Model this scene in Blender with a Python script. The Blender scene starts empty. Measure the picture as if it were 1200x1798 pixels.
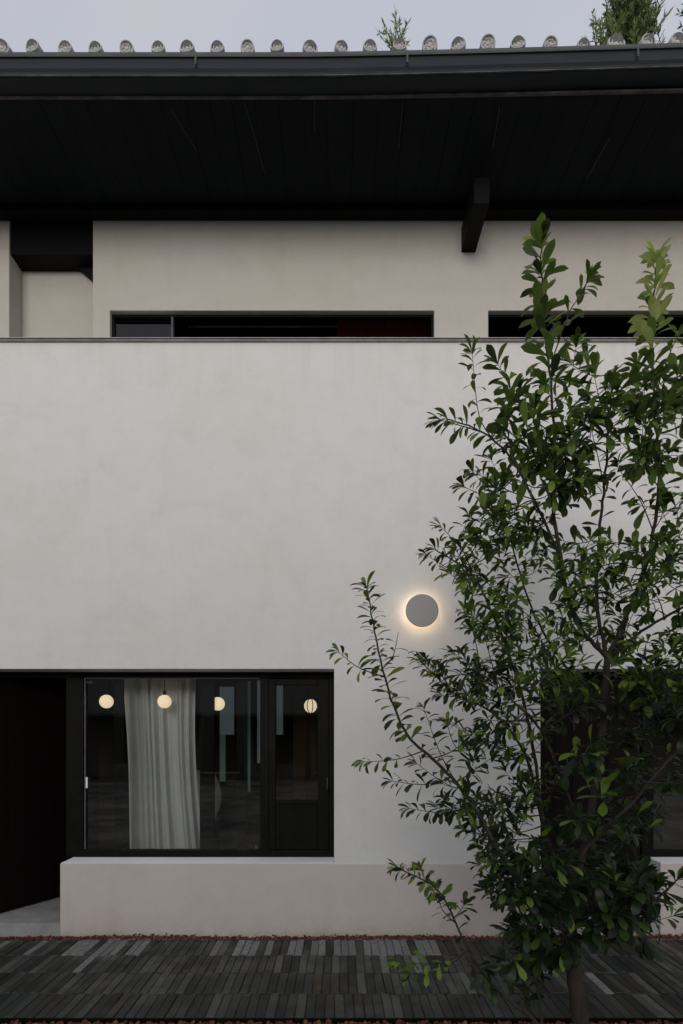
import bpy, math, random
from mathutils import Vector, Matrix, Quaternion

SC = bpy.context.scene
COL = SC.collection
R = math.radians
rnd = random.Random(7)

# ------------------------------------------------------------------ camera
F = 950.0            # focal length in photograph pixels (1200 px wide)
VX, VY = 590.0, 1294.0
EYE = 1.55
cam = bpy.data.cameras.new('camera')
cam.sensor_fit = 'HORIZONTAL'; cam.sensor_width = 36.0; cam.lens = 36.0 * F / 1200.0
cam.shift_x = (600 - VX) / 1200.0
cam.shift_y = (VY - 899) / 1200.0
cam.clip_start = 0.05; cam.clip_end = 3000
camo = bpy.data.objects.new('camera', cam); COL.objects.link(camo)
camo.location = (0, 0, EYE); camo.rotation_euler = (R(90), 0, 0)
SC.camera = camo

# ------------------------------------------------------------------ sky
SUN_EL, SUN_AZ = 8.0, -6.0         # azimuth away from straight behind the camera, towards the right
w = bpy.data.worlds.new('World'); SC.world = w; w.use_nodes = True
nt = w.node_tree; nt.nodes.clear()
out = nt.nodes.new('ShaderNodeOutputWorld'); bg = nt.nodes.new('ShaderNodeBackground')
sky = nt.nodes.new('ShaderNodeTexSky'); sky.sky_type = 'NISHITA'; sky.sun_disc = False
sky.sun_elevation = R(SUN_EL); sky.sun_rotation = R(180 - SUN_AZ)
sky.air_density = 1.2; sky.dust_density = 4.0; sky.ozone_density = 1.5
# thin even cloud veils the blue
veil = nt.nodes.new('ShaderNodeMix'); veil.data_type = 'RGBA'
tc = nt.nodes.new('ShaderNodeTexCoord'); cn = nt.nodes.new('ShaderNodeTexNoise')
cn.inputs['Scale'].default_value = 1.6; cn.inputs['Detail'].default_value = 3
cr = nt.nodes.new('ShaderNodeMapRange')
cr.inputs['To Min'].default_value = 0.70; cr.inputs['To Max'].default_value = 0.95
nt.links.new(tc.outputs['Generated'], cn.inputs['Vector'])
nt.links.new(cn.outputs['Fac'], cr.inputs['Value'])
nt.links.new(cr.outputs['Result'], veil.inputs['Factor'])
nt.links.new(sky.outputs['Color'], veil.inputs['A'])
tone = nt.nodes.new('ShaderNodeValToRGB'); cn2 = nt.nodes.new('ShaderNodeTexNoise'); cn2.inputs['Scale'].default_value = 1.1; cn2.inputs['Detail'].default_value = 4
mp2 = nt.nodes.new('ShaderNodeMapping'); mp2.inputs['Location'].default_value = (3.1, 0.4, 1.7)
nt.links.new(tc.outputs['Generated'], mp2.inputs['Vector']); nt.links.new(mp2.outputs['Vector'], cn2.inputs['Vector']); nt.links.new(cn2.outputs['Fac'], tone.inputs['Fac'])
tone.color_ramp.elements[0].position = .38; tone.color_ramp.elements[0].color = (4.3, 4.55, 5.45, 1)
tone.color_ramp.elements[1].position = .62; tone.color_ramp.elements[1].color = (5.5, 5.4, 5.45, 1)
nt.links.new(tone.outputs['Color'], veil.inputs['B'])
nt.links.new(veil.outputs['Result'], bg.inputs['Color'])
bg.inputs['Strength'].default_value = 0.13
nt.links.new(bg.outputs['Background'], out.inputs['Surface'])

sun = bpy.data.lights.new('sun', 'SUN'); sun.energy = 1.40; sun.angle = R(32)
sun.color = (1.0, 0.98, 0.965)
suno = bpy.data.objects.new('sun', sun); COL.objects.link(suno)
sd = Vector((math.sin(R(SUN_AZ)) * math.cos(R(SUN_EL)), -math.cos(R(SUN_AZ)) * math.cos(R(SUN_EL)), math.sin(R(SUN_EL))))
suno.rotation_euler = sd.to_track_quat('Z', 'Y').to_euler()
suno.location = sd * 30

SC.view_settings.view_transform = 'Standard'
SC.view_settings.look = 'None'
SC.view_settings.gamma = 1
SC.view_settings.use_curve_mapping = False
SC.view_settings.exposure = 0.0
SC.render.engine = 'CYCLES'

# ------------------------------------------------------------------ helpers
def P(px, py, Y):
    return Vector(((px - VX) * Y / F, Y, EYE + (VY - py) * Y / F))
def X(px, Y): return (px - VX) * Y / F
def Z(py, Y): return EYE + (VY - py) * Y / F

class MB:
    def __init__(s): s.v = []; s.f = []; s.m = []; s.smooth = []
    def poly(s, pts, mi=0, sm=False):
        b = len(s.v); s.v += [tuple(p) for p in pts]; s.f.append(tuple(range(b, b + len(pts)))); s.m.append(mi); s.smooth.append(sm)
    def mesh(s, vs, fs, mi=0, sm=False):
        b = len(s.v); s.v += [tuple(p) for p in vs]
        for f in fs: s.f.append(tuple(i + b for i in f)); s.m.append(mi); s.smooth.append(sm)
    def box(s, x0, x1, y0, y1, z0, z1, mi=0, fn=None):
        vs = [Vector((x, y, z)) for z in (z0, z1) for y in (y0, y1) for x in (x0, x1)]
        if fn: vs = [fn(v) for v in vs]
        s.mesh(vs, [(0, 2, 3, 1), (4, 5, 7, 6), (0, 1, 5, 4), (2, 6, 7, 3), (0, 4, 6, 2), (1, 3, 7, 5)], mi)
    def prism_x(s, prof, xs, fn=None, mi=0):
        """profile of (y,z) swept along the list xs"""
        n = len(prof); b = []
        for x in xs:
            for (y, z) in prof:
                v = Vector((x, y, z)); b.append(fn(v) if fn else v)
        fs = []
        for i in range(len(xs) - 1):
            for j in range(n):
                k = (j + 1) % n
                fs.append((i * n + j, i * n + k, (i + 1) * n + k, (i + 1) * n + j))
        fs.append(tuple(range(n))[::-1]); fs.append(tuple((len(xs) - 1) * n + j for j in range(n)))
        s.mesh(b, fs, mi)
    def tube(s, pts, rad, n=6, mi=0):
        pts = [Vector(p) for p in pts]; vs = []; fs = []
        ref = Vector((0.31, 0.9, 0.2)).normalized()
        for i, p in enumerate(pts):
            d = (pts[min(i + 1, len(pts) - 1)] - pts[max(i - 1, 0)])
            d = d.normalized() if d.length > 1e-9 else Vector((0, 0, 1))
            u = d.cross(ref); u = u.normalized() if u.length > 1e-4 else d.orthogonal().normalized()
            v = d.cross(u)
            r = rad[i] if isinstance(rad, (list, tuple)) else rad
            for k in range(n):
                a = 2 * math.pi * k / n
                vs.append(p + u * (math.cos(a) * r) + v * (math.sin(a) * r))
        for i in range(len(pts) - 1):
            for k in range(n):
                q = (k + 1) % n
                fs.append((i * n + k, i * n + q, (i + 1) * n + q, (i + 1) * n + k))
        fs.append(tuple(range(n))[::-1]); fs.append(tuple((len(pts) - 1) * n + k for k in range(n)))
        s.mesh(vs, fs, mi, True)
    def lathe(s, prof, c, axis='Z', n=24, mi=0, sm=True):
        vs = []; fs = []
        for (r, h) in prof:
            for k in range(n):
                a = 2 * math.pi * k / n
                if axis == 'Z': vs.append((c[0] + r * math.cos(a), c[1] + r * math.sin(a), c[2] + h))
                else: vs.append((c[0] + r * math.cos(a), c[1] + h, c[2] + r * math.sin(a)))
        for i in range(len(prof) - 1):
            for k in range(n):
                q = (k + 1) % n
                fs.append((i * n + k, i * n + q, (i + 1) * n + q, (i + 1) * n + k))
        s.mesh(vs, fs, mi, sm)
    def data(s, name, mats):
        me = bpy.data.meshes.new(name); me.from_pydata(s.v, [], s.f)
        for m in (mats if isinstance(mats, (list, tuple)) else [mats]): me.materials.append(m)
        me.polygons.foreach_set('material_index', s.m)
        me.polygons.foreach_set('use_smooth', s.smooth)
        me.update(); return me
    def build(s, name, mats, parent=None, bevel=0, origin=None):
        me = s.data(name, mats)
        o = bpy.data.objects.new(name, me); COL.objects.link(o)
        if origin is not None:
            me.transform(Matrix.Translation(-Vector(origin))); o.location = origin
        if parent is not None:
            o.parent = parent
            if origin is not None: o.location = Vector(origin) - world_loc(parent)
            else: o.location = -world_loc(parent)
        if bevel:
            b = o.modifiers.new('bevel', 'BEVEL'); b.width = bevel; b.segments = 2; b.limit_method = 'ANGLE'; b.angle_limit = R(40)
        return o

def world_loc(o):
    v = Vector(o.location)
    p = o.parent
    while p is not None: v += Vector(p.location); p = p.parent
    return v

def empty(name, loc, label, cat, group=None):
    o = bpy.data.objects.new(name, None); COL.objects.link(o); o.location = loc
    o['label'] = label; o['category'] = cat
    if group: o['group'] = group
    return o
def tag(o, label, cat, group=None):
    o['label'] = label; o['category'] = cat
    if group: o['group'] = group
    return o

def wall_mesh(mb, x0, x1, z0, z1, y0, y1, holes, mi=0):
    """slab of wall with rectangular openings, reveal faces included, shared vertices"""
    xs = sorted({x0, x1, *[h[0] for h in holes], *[h[1] for h in holes]}); xs = [x for x in xs if x0 <= x <= x1]
    zs = sorted({z0, z1, *[h[2] for h in holes], *[h[3] for h in holes]}); zs = [z for z in zs if z0 <= z <= z1]
    nx, nz = len(xs), len(zs)
    def solid(i, j):
        if i < 0 or j < 0 or i >= nx - 1 or j >= nz - 1: return False
        cx = (xs[i] + xs[i + 1]) / 2; cz = (zs[j] + zs[j + 1]) / 2
        return not any(h[0] < cx < h[1] and h[2] < cz < h[3] for h in holes)
    b = [(x, y, z) for y in (y0, y1) for z in zs for x in xs]
    def I(i, j, k): return k * nx * nz + j * nx + i
    fs = []
    for i in range(nx - 1):
        for j in range(nz - 1):
            if not solid(i, j): continue
            fs.append((I(i, j, 0), I(i + 1, j, 0), I(i + 1, j + 1, 0), I(i, j + 1, 0)))
            fs.append((I(i, j, 1), I(i, j + 1, 1), I(i + 1, j + 1, 1), I(i + 1, j, 1)))
            if not solid(i - 1, j): fs.append((I(i, j, 0), I(i, j + 1, 0), I(i, j + 1, 1), I(i, j, 1)))
            if not solid(i + 1, j): fs.append((I(i + 1, j, 0), I(i + 1, j, 1), I(i + 1, j + 1, 1), I(i + 1, j + 1, 0)))
            if not solid(i, j - 1): fs.append((I(i, j, 0), I(i, j, 1), I(i + 1, j, 1), I(i + 1, j, 0)))
            if not solid(i, j + 1): fs.append((I(i, j + 1, 0), I(i + 1, j + 1, 0), I(i + 1, j + 1, 1), I(i, j + 1, 1)))
    mb.mesh(b, fs, mi)

# ------------------------------------------------------------------ materials
def mat(name, col, rough=0.7, spec=0.5, metal=0.0):
    m = bpy.data.materials.new(name); m.use_nodes = True
    b = m.node_tree.nodes['Principled BSDF']
    b.inputs['Base Color'].default_value = (*col, 1); b.inputs['Roughness'].default_value = rough
    b.inputs['Specular IOR Level'].default_value = spec; b.inputs['Metallic'].default_value = metal
    return m
def nodes(m): return m.node_tree.nodes, m.node_tree.links, m.node_tree.nodes['Principled BSDF']
def noise(m, scale, detail=4, rough=0.55, vec=None, stretch=None, coord='Object'):
    N, L, B = nodes(m)
    t = N.new('ShaderNodeTexCoord') if coord != 'Position' else N.new('ShaderNodeNewGeometry'); n = N.new('ShaderNodeTexNoise')
    n.inputs['Scale'].default_value = scale; n.inputs['Detail'].default_value = detail; n.inputs['Roughness'].default_value = rough
    if stretch:
        mp = N.new('ShaderNodeMapping'); mp.inputs['Scale'].default_value = stretch
        L.new(t.outputs[coord], mp.inputs['Vector']); L.new(mp.outputs['Vector'], n.inputs['Vector'])
    else: L.new(t.outputs[coord], n.inputs['Vector'])
    return n.outputs['Fac']
def ramp(m, fac, stops):
    N, L, B = nodes(m); r = N.new('ShaderNodeValToRGB')
    e = r.color_ramp.elements
    while len(e) < len(stops): e.new(0.5)
    for i, (p, c) in enumerate(stops): e[i].position = p; e[i].color = (*c, 1)
    L.new(fac, r.inputs['Fac']); return r.outputs['Color']
def mixc(m, fac, a, b, mode='MIX'):
    N, L, B = nodes(m); x = N.new('ShaderNodeMix'); x.data_type = 'RGBA'; x.blend_type = mode
    if isinstance(fac, (int, float)): x.inputs['Factor'].default_value = fac
    else: L.new(fac, x.inputs['Factor'])
    for s, v in (('A', a), ('B', b)):
        if isinstance(v, tuple): x.inputs[s].default_value = (*v, 1)
        else: L.new(v, x.inputs[s])
    return x.outputs['Result']
def math_(m, op, a, b=None):
    N, L, B = nodes(m); x = N.new('ShaderNodeMath'); x.operation = op
    for i, v in enumerate((a, b)):
        if v is None: continue
        if isinstance(v, (int, float)): x.inputs[i].default_value = v
        else: L.new(v, x.inputs[i])
    return x.outputs['Value']
def bump(m, h, strength, dist, prev=None):
    N, L, B = nodes(m); b = N.new('ShaderNodeBump')
    b.inputs['Strength'].default_value = strength; b.inputs['Distance'].default_value = dist
    L.new(h, b.inputs['Height'])
    if prev is not None: L.new(prev, b.inputs['Normal'])
    return b.outputs['Normal']
def link(m, sock, name):
    N, L, B = nodes(m); L.new(sock, B.inputs[name])

def plaster(name, base, warm, dirty=0.12, rs=1.0, drip=None, splash=None):
    m = mat(name, base, 0.9, 0.2)
    big = noise(m, 0.9, 5, 0.6); mid = noise(m, 5, 6, 0.65); streak = noise(m, 1.0, 5, 0.6, stretch=(5, 5, 0.7))
    c = mixc(m, ramp(m, big, [(0.35, (0, 0, 0)), (0.7, (1, 1, 1))]), base, warm)
    dark = tuple(v * (1 - dirty) for v in base)
    c = mixc(m, ramp(m, mid, [(0.48, (0, 0, 0)), (0.78, (0.7, 0.7, 0.7))]), c, dark)
    c = mixc(m, ramp(m, streak, [(0.55, (0, 0, 0)), (0.85, (0.6, 0.6, 0.6))]), c, tuple(v * 0.88 for v in warm))
    # small dark specks and pin holes of the trowelled render
    N, L, B = nodes(m)
    sp = noise(m, 55, 2, 0.5, stretch=(1, 1, 0.45))
    c = mixc(m, ramp(m, sp, [(0.70, (0, 0, 0)), (0.76, (0.5, 0.5, 0.5))]), c, tuple(v * 0.72 for v in base))
    # uneven trowelled coats: large soft-edged patches, hairline scratches
    lay = noise(m, 2.3, 7, 0.72, stretch=(1, 1, 1.5))
    c = mixc(m, ramp(m, lay, [(0.45, (0, 0, 0)), (0.55, (0.32, 0.32, 0.32))]), c, tuple(v * 1.045 for v in base))
    scr = noise(m, 7, 3, 0.6, stretch=(0.9, 1, 6))
    c = mixc(m, ramp(m, scr, [(0.495, (0, 0, 0)), (0.5, (0.4, 0.4, 0.4)), (0.505, (0, 0, 0))]), c, tuple(v * 0.82 for v in base))
    pos = N.new('ShaderNodeNewGeometry'); sx = N.new('ShaderNodeSeparateXYZ'); L.new(pos.outputs['Position'], sx.inputs[0])
    def band(z_a, z_b):
        mr = N.new('ShaderNodeMapRange'); mr.inputs['From Min'].default_value = z_a; mr.inputs['From Max'].default_value = z_b
        L.new(sx.outputs['Z'], mr.inputs['Value']); return mr.outputs['Result']
    if drip:
        dn_ = noise(m, 1, 5, 0.65, stretch=(9, 1, 0.5))
        d_ = ramp(m, dn_, [(0.5, (0, 0, 0)), (0.7, (0.28, 0.28, 0.28))])
        c = mixc(m, math_(m, 'MULTIPLY', math_(m, 'POWER', band(drip - .9, drip), 2.0), d_), c, tuple(v * 0.74 for v in warm))
    if splash is not None:
        d_ = ramp(m, noise(m, 9, 6, 0.7), [(0.35, (0.1, 0.1, 0.1)), (0.7, (0.8, 0.8, 0.8))])
        c = mixc(m, math_(m, 'MULTIPLY', math_(m, 'POWER', band(splash + .24, splash), 2.0), d_), c, (0.36, 0.27, 0.21))
    link(m, c, 'Base Color')
    n1 = bump(m, noise(m, 160, 3, 0.6), 0.35 * rs, 0.004)
    n2 = bump(m, noise(m, 14, 6, 0.7, stretch=(1, 1, 0.6)), 0.45 * rs, 0.012, n1)
    n3 = bump(m, noise(m, 1.6, 3, 0.5), 0.3, 0.05, n2)
    link(m, n3, 'Normal')
    return m
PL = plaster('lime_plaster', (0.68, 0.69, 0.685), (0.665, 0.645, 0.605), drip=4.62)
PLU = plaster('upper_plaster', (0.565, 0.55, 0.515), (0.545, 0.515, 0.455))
PLB = plaster('plinth_plaster', (0.585, 0.55, 0.515), (0.55, 0.50, 0.455), 0.10, splash=0.0)
SILL = plaster('sill_plaster', (0.82, 0.82, 0.825), (0.80, 0.80, 0.80), 0.06, 0.5)

def timber(name, a, b, rough=0.6, st=(14, 1.2, 14)):
    m = mat(name, a, rough, 0.10)
    n = noise(m, 3, 6, 0.7, stretch=st)
    N, L, B = nodes(m); oi = N.new('ShaderNodeObjectInfo')
    c = mixc(m, ramp(m, n, [(0.35, (0, 0, 0)), (0.7, (1, 1, 1))]), a, b)
    c = mixc(m, math_(m, 'MULTIPLY', oi.outputs['Random'], 0.3), c, tuple(v * 0.6 for v in a))
    link(m, c, 'Base Color'); link(m, bump(m, n, 0.4, 0.004), 'Normal')
    return m
SOFFIT = timber('blackened_boards', (0.008, 0.0115, 0.0155), (0.013, 0.016, 0.020))
BEAM = timber('blackened_beam', (0.006, 0.0062, 0.007), (0.011, 0.0105, 0.011))
DOORWOOD = timber('door_wood', (0.005, 0.0028, 0.0025), (0.009, 0.005, 0.004), 0.6, (2, 14, 0.6))

GUT = mat('gutter_metal', (0.015, 0.017, 0.02), 0.6, 0.3, 0.0)
g = noise(GUT, 3, 6, 0.7, stretch=(1, 3, 8)); link(GUT, ramp(GUT, g, [(0.3, (0.008, 0.012, 0.016)), (0.62, (0.015, 0.020, 0.026)), (0.82, (0.035, 0.036, 0.038))]), 'Base Color')
link(GUT, bump(GUT, noise(GUT, 9, 4), 0.15, 0.01), 'Normal')
LIP = mat('weathered_lip', (0.10, 0.105, 0.11), 0.6)
link(LIP, ramp(LIP, noise(LIP, 6, 6, 0.7, stretch=(1, 2, 6)), [(0.3, (0.04, 0.042, 0.046)), (0.7, (0.09, 0.092, 0.098))]), 'Base Color')
COPE = mat('coping_metal', (0.30, 0.30, 0.30), 0.55)
link(COPE, ramp(COPE, noise(COPE, 8, 5, 0.7), [(0.3, (0.22, 0.215, 0.21)), (0.7, (0.42, 0.41, 0.40))]), 'Base Color')
FRAME = mat('black_frame', (0.012, 0.012, 0.012), 0.55, 0.1)
link(FRAME, ramp(FRAME, noise(FRAME, 12, 4), [(0.3, (0.0025, 0.0025, 0.0022)), (0.7, (0.006, 0.006, 0.005))]), 'Base Color')
TILE = mat('grey_clay', (0.3, 0.3, 0.3), 0.85)
tn = noise(TILE, 14, 4, 0.6); oi = TILE.node_tree.nodes.new('ShaderNodeObjectInfo')
c = ramp(TILE, tn, [(0.3, (0.36, 0.365, 0.37)), (0.5, (0.48, 0.48, 0.475)), (0.7, (0.60, 0.59, 0.57))])
c = mixc(TILE, math_(TILE, 'MULTIPLY', oi.outputs['Random'], 0.6), c, (0.40, 0.41, 0.42))
link(TILE, c, 'Base Color'); link(TILE, bump(TILE, tn, 0.5, 0.004), 'Normal')
TILEB = mat('tile_barrel_clay', (0.12, 0.12, 0.125), 0.9)
link(TILEB, ramp(TILEB, noise(TILEB, 20, 5, 0.7), [(0.3, (0.07, 0.072, 0.075)), (0.7, (0.2, 0.2, 0.19))]), 'Base Color')
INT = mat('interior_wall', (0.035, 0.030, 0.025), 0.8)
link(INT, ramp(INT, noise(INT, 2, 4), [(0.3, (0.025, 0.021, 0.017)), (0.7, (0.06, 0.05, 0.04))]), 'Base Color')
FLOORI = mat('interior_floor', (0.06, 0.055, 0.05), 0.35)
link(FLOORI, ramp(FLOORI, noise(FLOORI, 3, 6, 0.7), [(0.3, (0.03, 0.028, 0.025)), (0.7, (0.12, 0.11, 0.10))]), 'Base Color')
CONC = mat('step_concrete', (0.34, 0.34, 0.33), 0.85)
link(CONC, ramp(CONC, noise(CONC, 5, 6, 0.7), [(0.3, (0.22, 0.22, 0.215)), (0.7, (0.38, 0.375, 0.365))]), 'Base Color')
link(CONC, bump(CONC, noise(CONC, 60, 4), 0.3, 0.003), 'Normal')

def glass(name, tint=(0.88, 0.89, 0.88)):
    m = bpy.data.materials.new(name); m.use_nodes = True
    N = m.node_tree.nodes; L = m.node_tree.links; N.clear()
    o = N.new('ShaderNodeOutputMaterial'); mx = N.new('ShaderNodeMixShader'); fr = N.new('ShaderNodeFresnel')
    tr = N.new('ShaderNodeBsdfTransparent'); gl = N.new('ShaderNodeBsdfGlossy')
    fr.inputs['IOR'].default_value = 1.62; tr.inputs['Color'].default_value = (*tint, 1); gl.inputs['Roughness'].default_value = 0.01
    t = N.new('ShaderNodeTexCoord'); n = N.new('ShaderNodeTexNoise'); n.inputs['Scale'].default_value = 1.3
    b = N.new('ShaderNodeBump'); b.inputs['Strength'].default_value = 0.05; b.inputs['Distance'].default_value = 0.02
    L.new(t.outputs['Object'], n.inputs['Vector']); L.new(n.outputs['Fac'], b.inputs['Height']); L.new(b.outputs['Normal'], gl.inputs['Normal'])
    L.new(fr.outputs['Fac'], mx.inputs[0]); L.new(tr.outputs[0], mx.inputs[1]); L.new(gl.outputs[0], mx.inputs[2]); L.new(mx.outputs[0], o.inputs['Surface'])
    return m
GLASS = glass('window_glass')
def emit(name, col, s):
    m = bpy.data.materials.new(name); m.use_nodes = True
    b = m.node_tree.nodes['Principled BSDF']; b.inputs['Base Color'].default_value = (*col, 1)
    b.inputs['Emission Color'].default_value = (*col, 1); b.inputs['Emission Strength'].default_value = s
    return m
GLOBE = emit('opal_globe', (1.0, 0.80, 0.53), 0.92)
LED = emit('warm_led', (1.0, 0.72, 0.46), 9.5)
PANE_GLOW = emit('dim_glow_pane', (0.30, 0.46, 0.42), 0.05)  # emission stands in for sky mirrored in the glass
PANE_GLOW2 = emit('pale_glow_pane', (0.45, 0.56, 0.58), 0.09)
DISC = mat('lamp_disc', (0.34, 0.325, 0.315), 0.6)
link(DISC, bump(DISC, noise(DISC, 90, 3), 0.1, 0.002), 'Normal')
CURT = mat('sheer_curtain', (0.80, 0.82, 0.83), 0.9, 0.1)
CURT.node_tree.nodes['Principled BSDF'].inputs['Alpha'].default_value = 0.85
link(CURT, bump(CURT, noise(CURT, 200, 2), 0.2, 0.001), 'Normal')
REDB = mat('red_blind', (0.17, 0.02, 0.016), 0.7)

# ================================================================== setting
gr = mat('courtyard_earth', (0.05, 0.042, 0.036), 0.95)
link(gr, ramp(gr, noise(gr, 6, 6, 0.7), [(0.3, (0.03, 0.025, 0.02)), (0.7, (0.075, 0.062, 0.052))]), 'Base Color')
mb = MB(); mb.poly([(-900, -900, -0.06), (900, -900, -0.06), (900, 900, -0.06), (-900, 900, -0.06)])
o = mb.build('ground', gr); o['kind'] = 'structure'
# court paving round the camera (seen mirrored in the glass)
pv = mat('court_paving', (0.12, 0.12, 0.115), 0.85)
link(pv, ramp(pv, noise(pv, 0.7, 7, 0.72), [(0.42, (0.045, 0.043, 0.04)), (0.6, (0.30, 0.285, 0.26))]), 'Base Color')
mb = MB(); mb.box(-12, 12, -11.8, 2.2, -0.056, -0.01)
o = mb.build('courtyard_paving', pv); o['kind'] = 'structure'

# ---- brick path
Y0, YR, NR = 2.984, 0.2865, 4
BW = 0.0555
mb = MB(); mb.box(-3.6, 3.8, Y0 - 0.004, Y0 + YR * NR + 0.002, -0.055, -0.010)
JOINT = mat('joint_sand', (0.035, 0.032, 0.028), 0.95)
path = mb.build('brick_path', JOINT); path['kind'] = 'structure'
BR = mat('grey_brick', (0.07, 0.07, 0.065), 0.8, 0.35)
N_, L_, B_ = nodes(BR)
oi = N_.new('ShaderNodeObjectInfo'); gi = N_.new('ShaderNodeNewGeometry')
rv = math_(BR, 'FRACT', math_(BR, 'ADD', math_(BR, 'MULTIPLY', gi.outputs['Random Per Island'], 7.31), math_(BR, 'MULTIPLY', oi.outputs['Random'], 5.17)))
bc = ramp(BR, rv, [(0.0, (0.014, 0.016, 0.015)), (0.22, (0.034, 0.040, 0.033)), (0.42, (0.070, 0.050, 0.041)), (0.60, (0.050, 0.057, 0.052)), (0.80, (0.095, 0.098, 0.09)), (0.93, (0.13, 0.13, 0.12)), (1.0, (0.20, 0.195, 0.185))])
bc = mixc(BR, ramp(BR, noise(BR, 3.2, 5, 0.7, coord='Position'), [(0.45, (0, 0, 0)), (0.8, (0.8, 0.8, 0.8))]), bc, (0.025, 0.026, 0.024), 'MIX')
N2 = noise(BR, 38, 6, 0.75, coord='Position')
bc = mixc(BR, ramp(BR, N2, [(0.35, (0, 0, 0)), (0.7, (0.6, 0.6, 0.6))]), bc, (0.035, 0.033, 0.03))
bc = mixc(BR, ramp(BR, noise(BR, 1.7, 4, 0.6, coord='Position'), [(0.45, (0, 0, 0)), (0.65, (0.5, 0.5, 0.5))]), bc, (0.030, 0.042, 0.036))
bc = mixc(BR, ramp(BR, noise(BR, 90, 2, 0.5, coord='Position'), [(0.70, (0, 0, 0)), (0.75, (0.6, 0.6, 0.6))]), bc, (0.16, 0.155, 0.14))
link(BR, ramp(BR, noise(BR, 4, 4, coord='Position'), [(0.4, (0.30, 0.30, 0.30)), (0.6, (0.75, 0.75, 0.75))]), 'Roughness')
bc = mixc(BR, 1.0, bc, (0.70, 0.73, 0.71), 'MULTIPLY')
link(BR, bc, 'Base Color'); link(BR, bump(BR, N2, 0.6, 0.004), 'Normal')
variants = []
BRP = mat('pale_sheen_brick', (0.2, 0.2, 0.19), 0.75, 0.35)  # grazing sheen of the far row put into a paler brick colour
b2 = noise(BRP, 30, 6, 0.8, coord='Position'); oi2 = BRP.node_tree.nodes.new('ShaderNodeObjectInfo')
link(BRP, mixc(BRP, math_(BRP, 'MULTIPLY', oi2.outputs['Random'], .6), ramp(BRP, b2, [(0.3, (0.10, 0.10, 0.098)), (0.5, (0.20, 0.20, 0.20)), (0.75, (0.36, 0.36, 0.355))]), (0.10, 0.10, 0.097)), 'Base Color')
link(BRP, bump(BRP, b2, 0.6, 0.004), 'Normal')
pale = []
def brick_mb(L, Wd, s, jit=True):
    m = MB(); h = 0.05; ch = 0.004
    def j(a): return s.uniform(-a, a)
    top = [(-Wd / 2 + ch + j(.0015), -L / 2 + ch + j(.003), j(.0015)), (Wd / 2 - ch + j(.0015), -L / 2 + ch + j(.003), j(.0015)),
           (Wd / 2 - ch + j(.0015), L / 2 - ch + j(.003), j(.0015)), (-Wd / 2 + ch + j(.0015), L / 2 - ch + j(.003), j(.0015))]
    mid = [(sx * Wd / 2, sy * L / 2, -ch) for sx, sy in ((-1, -1), (1, -1), (1, 1), (-1, 1))]
    bot = [(a, b, -h) for a, b, c in mid]
    vs = top + mid + bot
    fs = [(0, 1, 2, 3)] + [(4 + i, 4 + (i + 1) % 4, (i + 1) % 4, i) for i in range(4)] + [(8 + i, 8 + (i + 1) % 4, 4 + (i + 1) % 4, 4 + i) for i in range(4)]
    m.mesh(vs, fs); return m
for i in range(8):
    m = brick_mb(YR - 0.004, BW - 0.0028, rnd)
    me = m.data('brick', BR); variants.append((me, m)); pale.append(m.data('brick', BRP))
cands = []
for r in range(NR):
    yc = Y0 + YR * (r + 0.5)
    x = -3.55 + rnd.uniform(0, BW)
    while x < 3.75:
        cands.append((x, yc, abs(x * F / yc - 10) < 612 + BW * 0.5 * F / yc)); x += BW
inview = [c for c in cands if c[2]]
inview.sort(key=lambda c: c[1])
single = inview[:300]; sset = set((c[0], c[1]) for c in single)
for c in cands:
    if (c[0], c[1]) in sset: continue
rest = MB()
for (x, yc, v) in cands:
    z = rnd.uniform(-0.005, 0.003); rz = rnd.gauss(0, 0.012); tx = rnd.uniform(-.012, .012); ty = rnd.uniform(-.04, .04); yc0 = yc; yc = yc + rnd.gauss(0, .0025)
    me, m = variants[rnd.randrange(8)]
    M = Matrix.Translation((x, yc, z)) @ Matrix.Rotation(rz, 4, 'Z') @ Matrix.Rotation(tx, 4, 'X') @ Matrix.Rotation(ty, 4, 'Y')
    if (x, yc0) in sset:
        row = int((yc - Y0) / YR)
        if rnd.random() < ((.0, .015, .08, .40)[row] * (1.9 if row == 3 and x > -.6 else .8)): me = pale[rnd.randrange(8)]  # far row gets most pale bricks, in place of reflected wall light
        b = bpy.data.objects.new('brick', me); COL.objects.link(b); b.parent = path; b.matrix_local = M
    else:
        rest.mesh([M @ Vector(q) for q in m.v], m.f)
o = rest.build('brick', BR, path); o['kind'] = 'stuff'

# ---- steel edging, lava gravel
mb = MB(); mb.box(-3.6, 3.8, Y0 - 0.014, Y0 - 0.005, -0.08, 0.002)
o = mb.build('path_edging', FRAME); tag(o, 'thin dark steel edging along the near side of the brick path', 'edging')
LAVA = mat('red_lava', (0.10, 0.025, 0.015), 0.9)
gi = LAVA.node_tree.nodes.new('ShaderNodeNewGeometry')
lc = ramp(LAVA, gi.outputs['Random Per Island'], [(0, (0.05, 0.014, 0.012)), (0.5, (0.10, 0.028, 0.018)), (0.8, (0.15, 0.045, 0.022)), (1, (0.20, 0.09, 0.03))])
link(LAVA, lc, 'Base Color'); link(LAVA, bump(LAVA, noise(LAVA, 120, 4), 0.7, 0.004), 'Normal')
t_ = (1 + 5 ** 0.5) / 2
IV = [Vector(v).normalized() for v in ((-1, t_, 0), (1, t_, 0), (-1, -t_, 0), (1, -t_, 0), (0, -1, t_), (0, 1, t_), (0, -1, -t_), (0, 1, -t_), (t_, 0, -1), (t_, 0, 1), (-t_, 0, -1), (-t_, 0, 1))]
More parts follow.
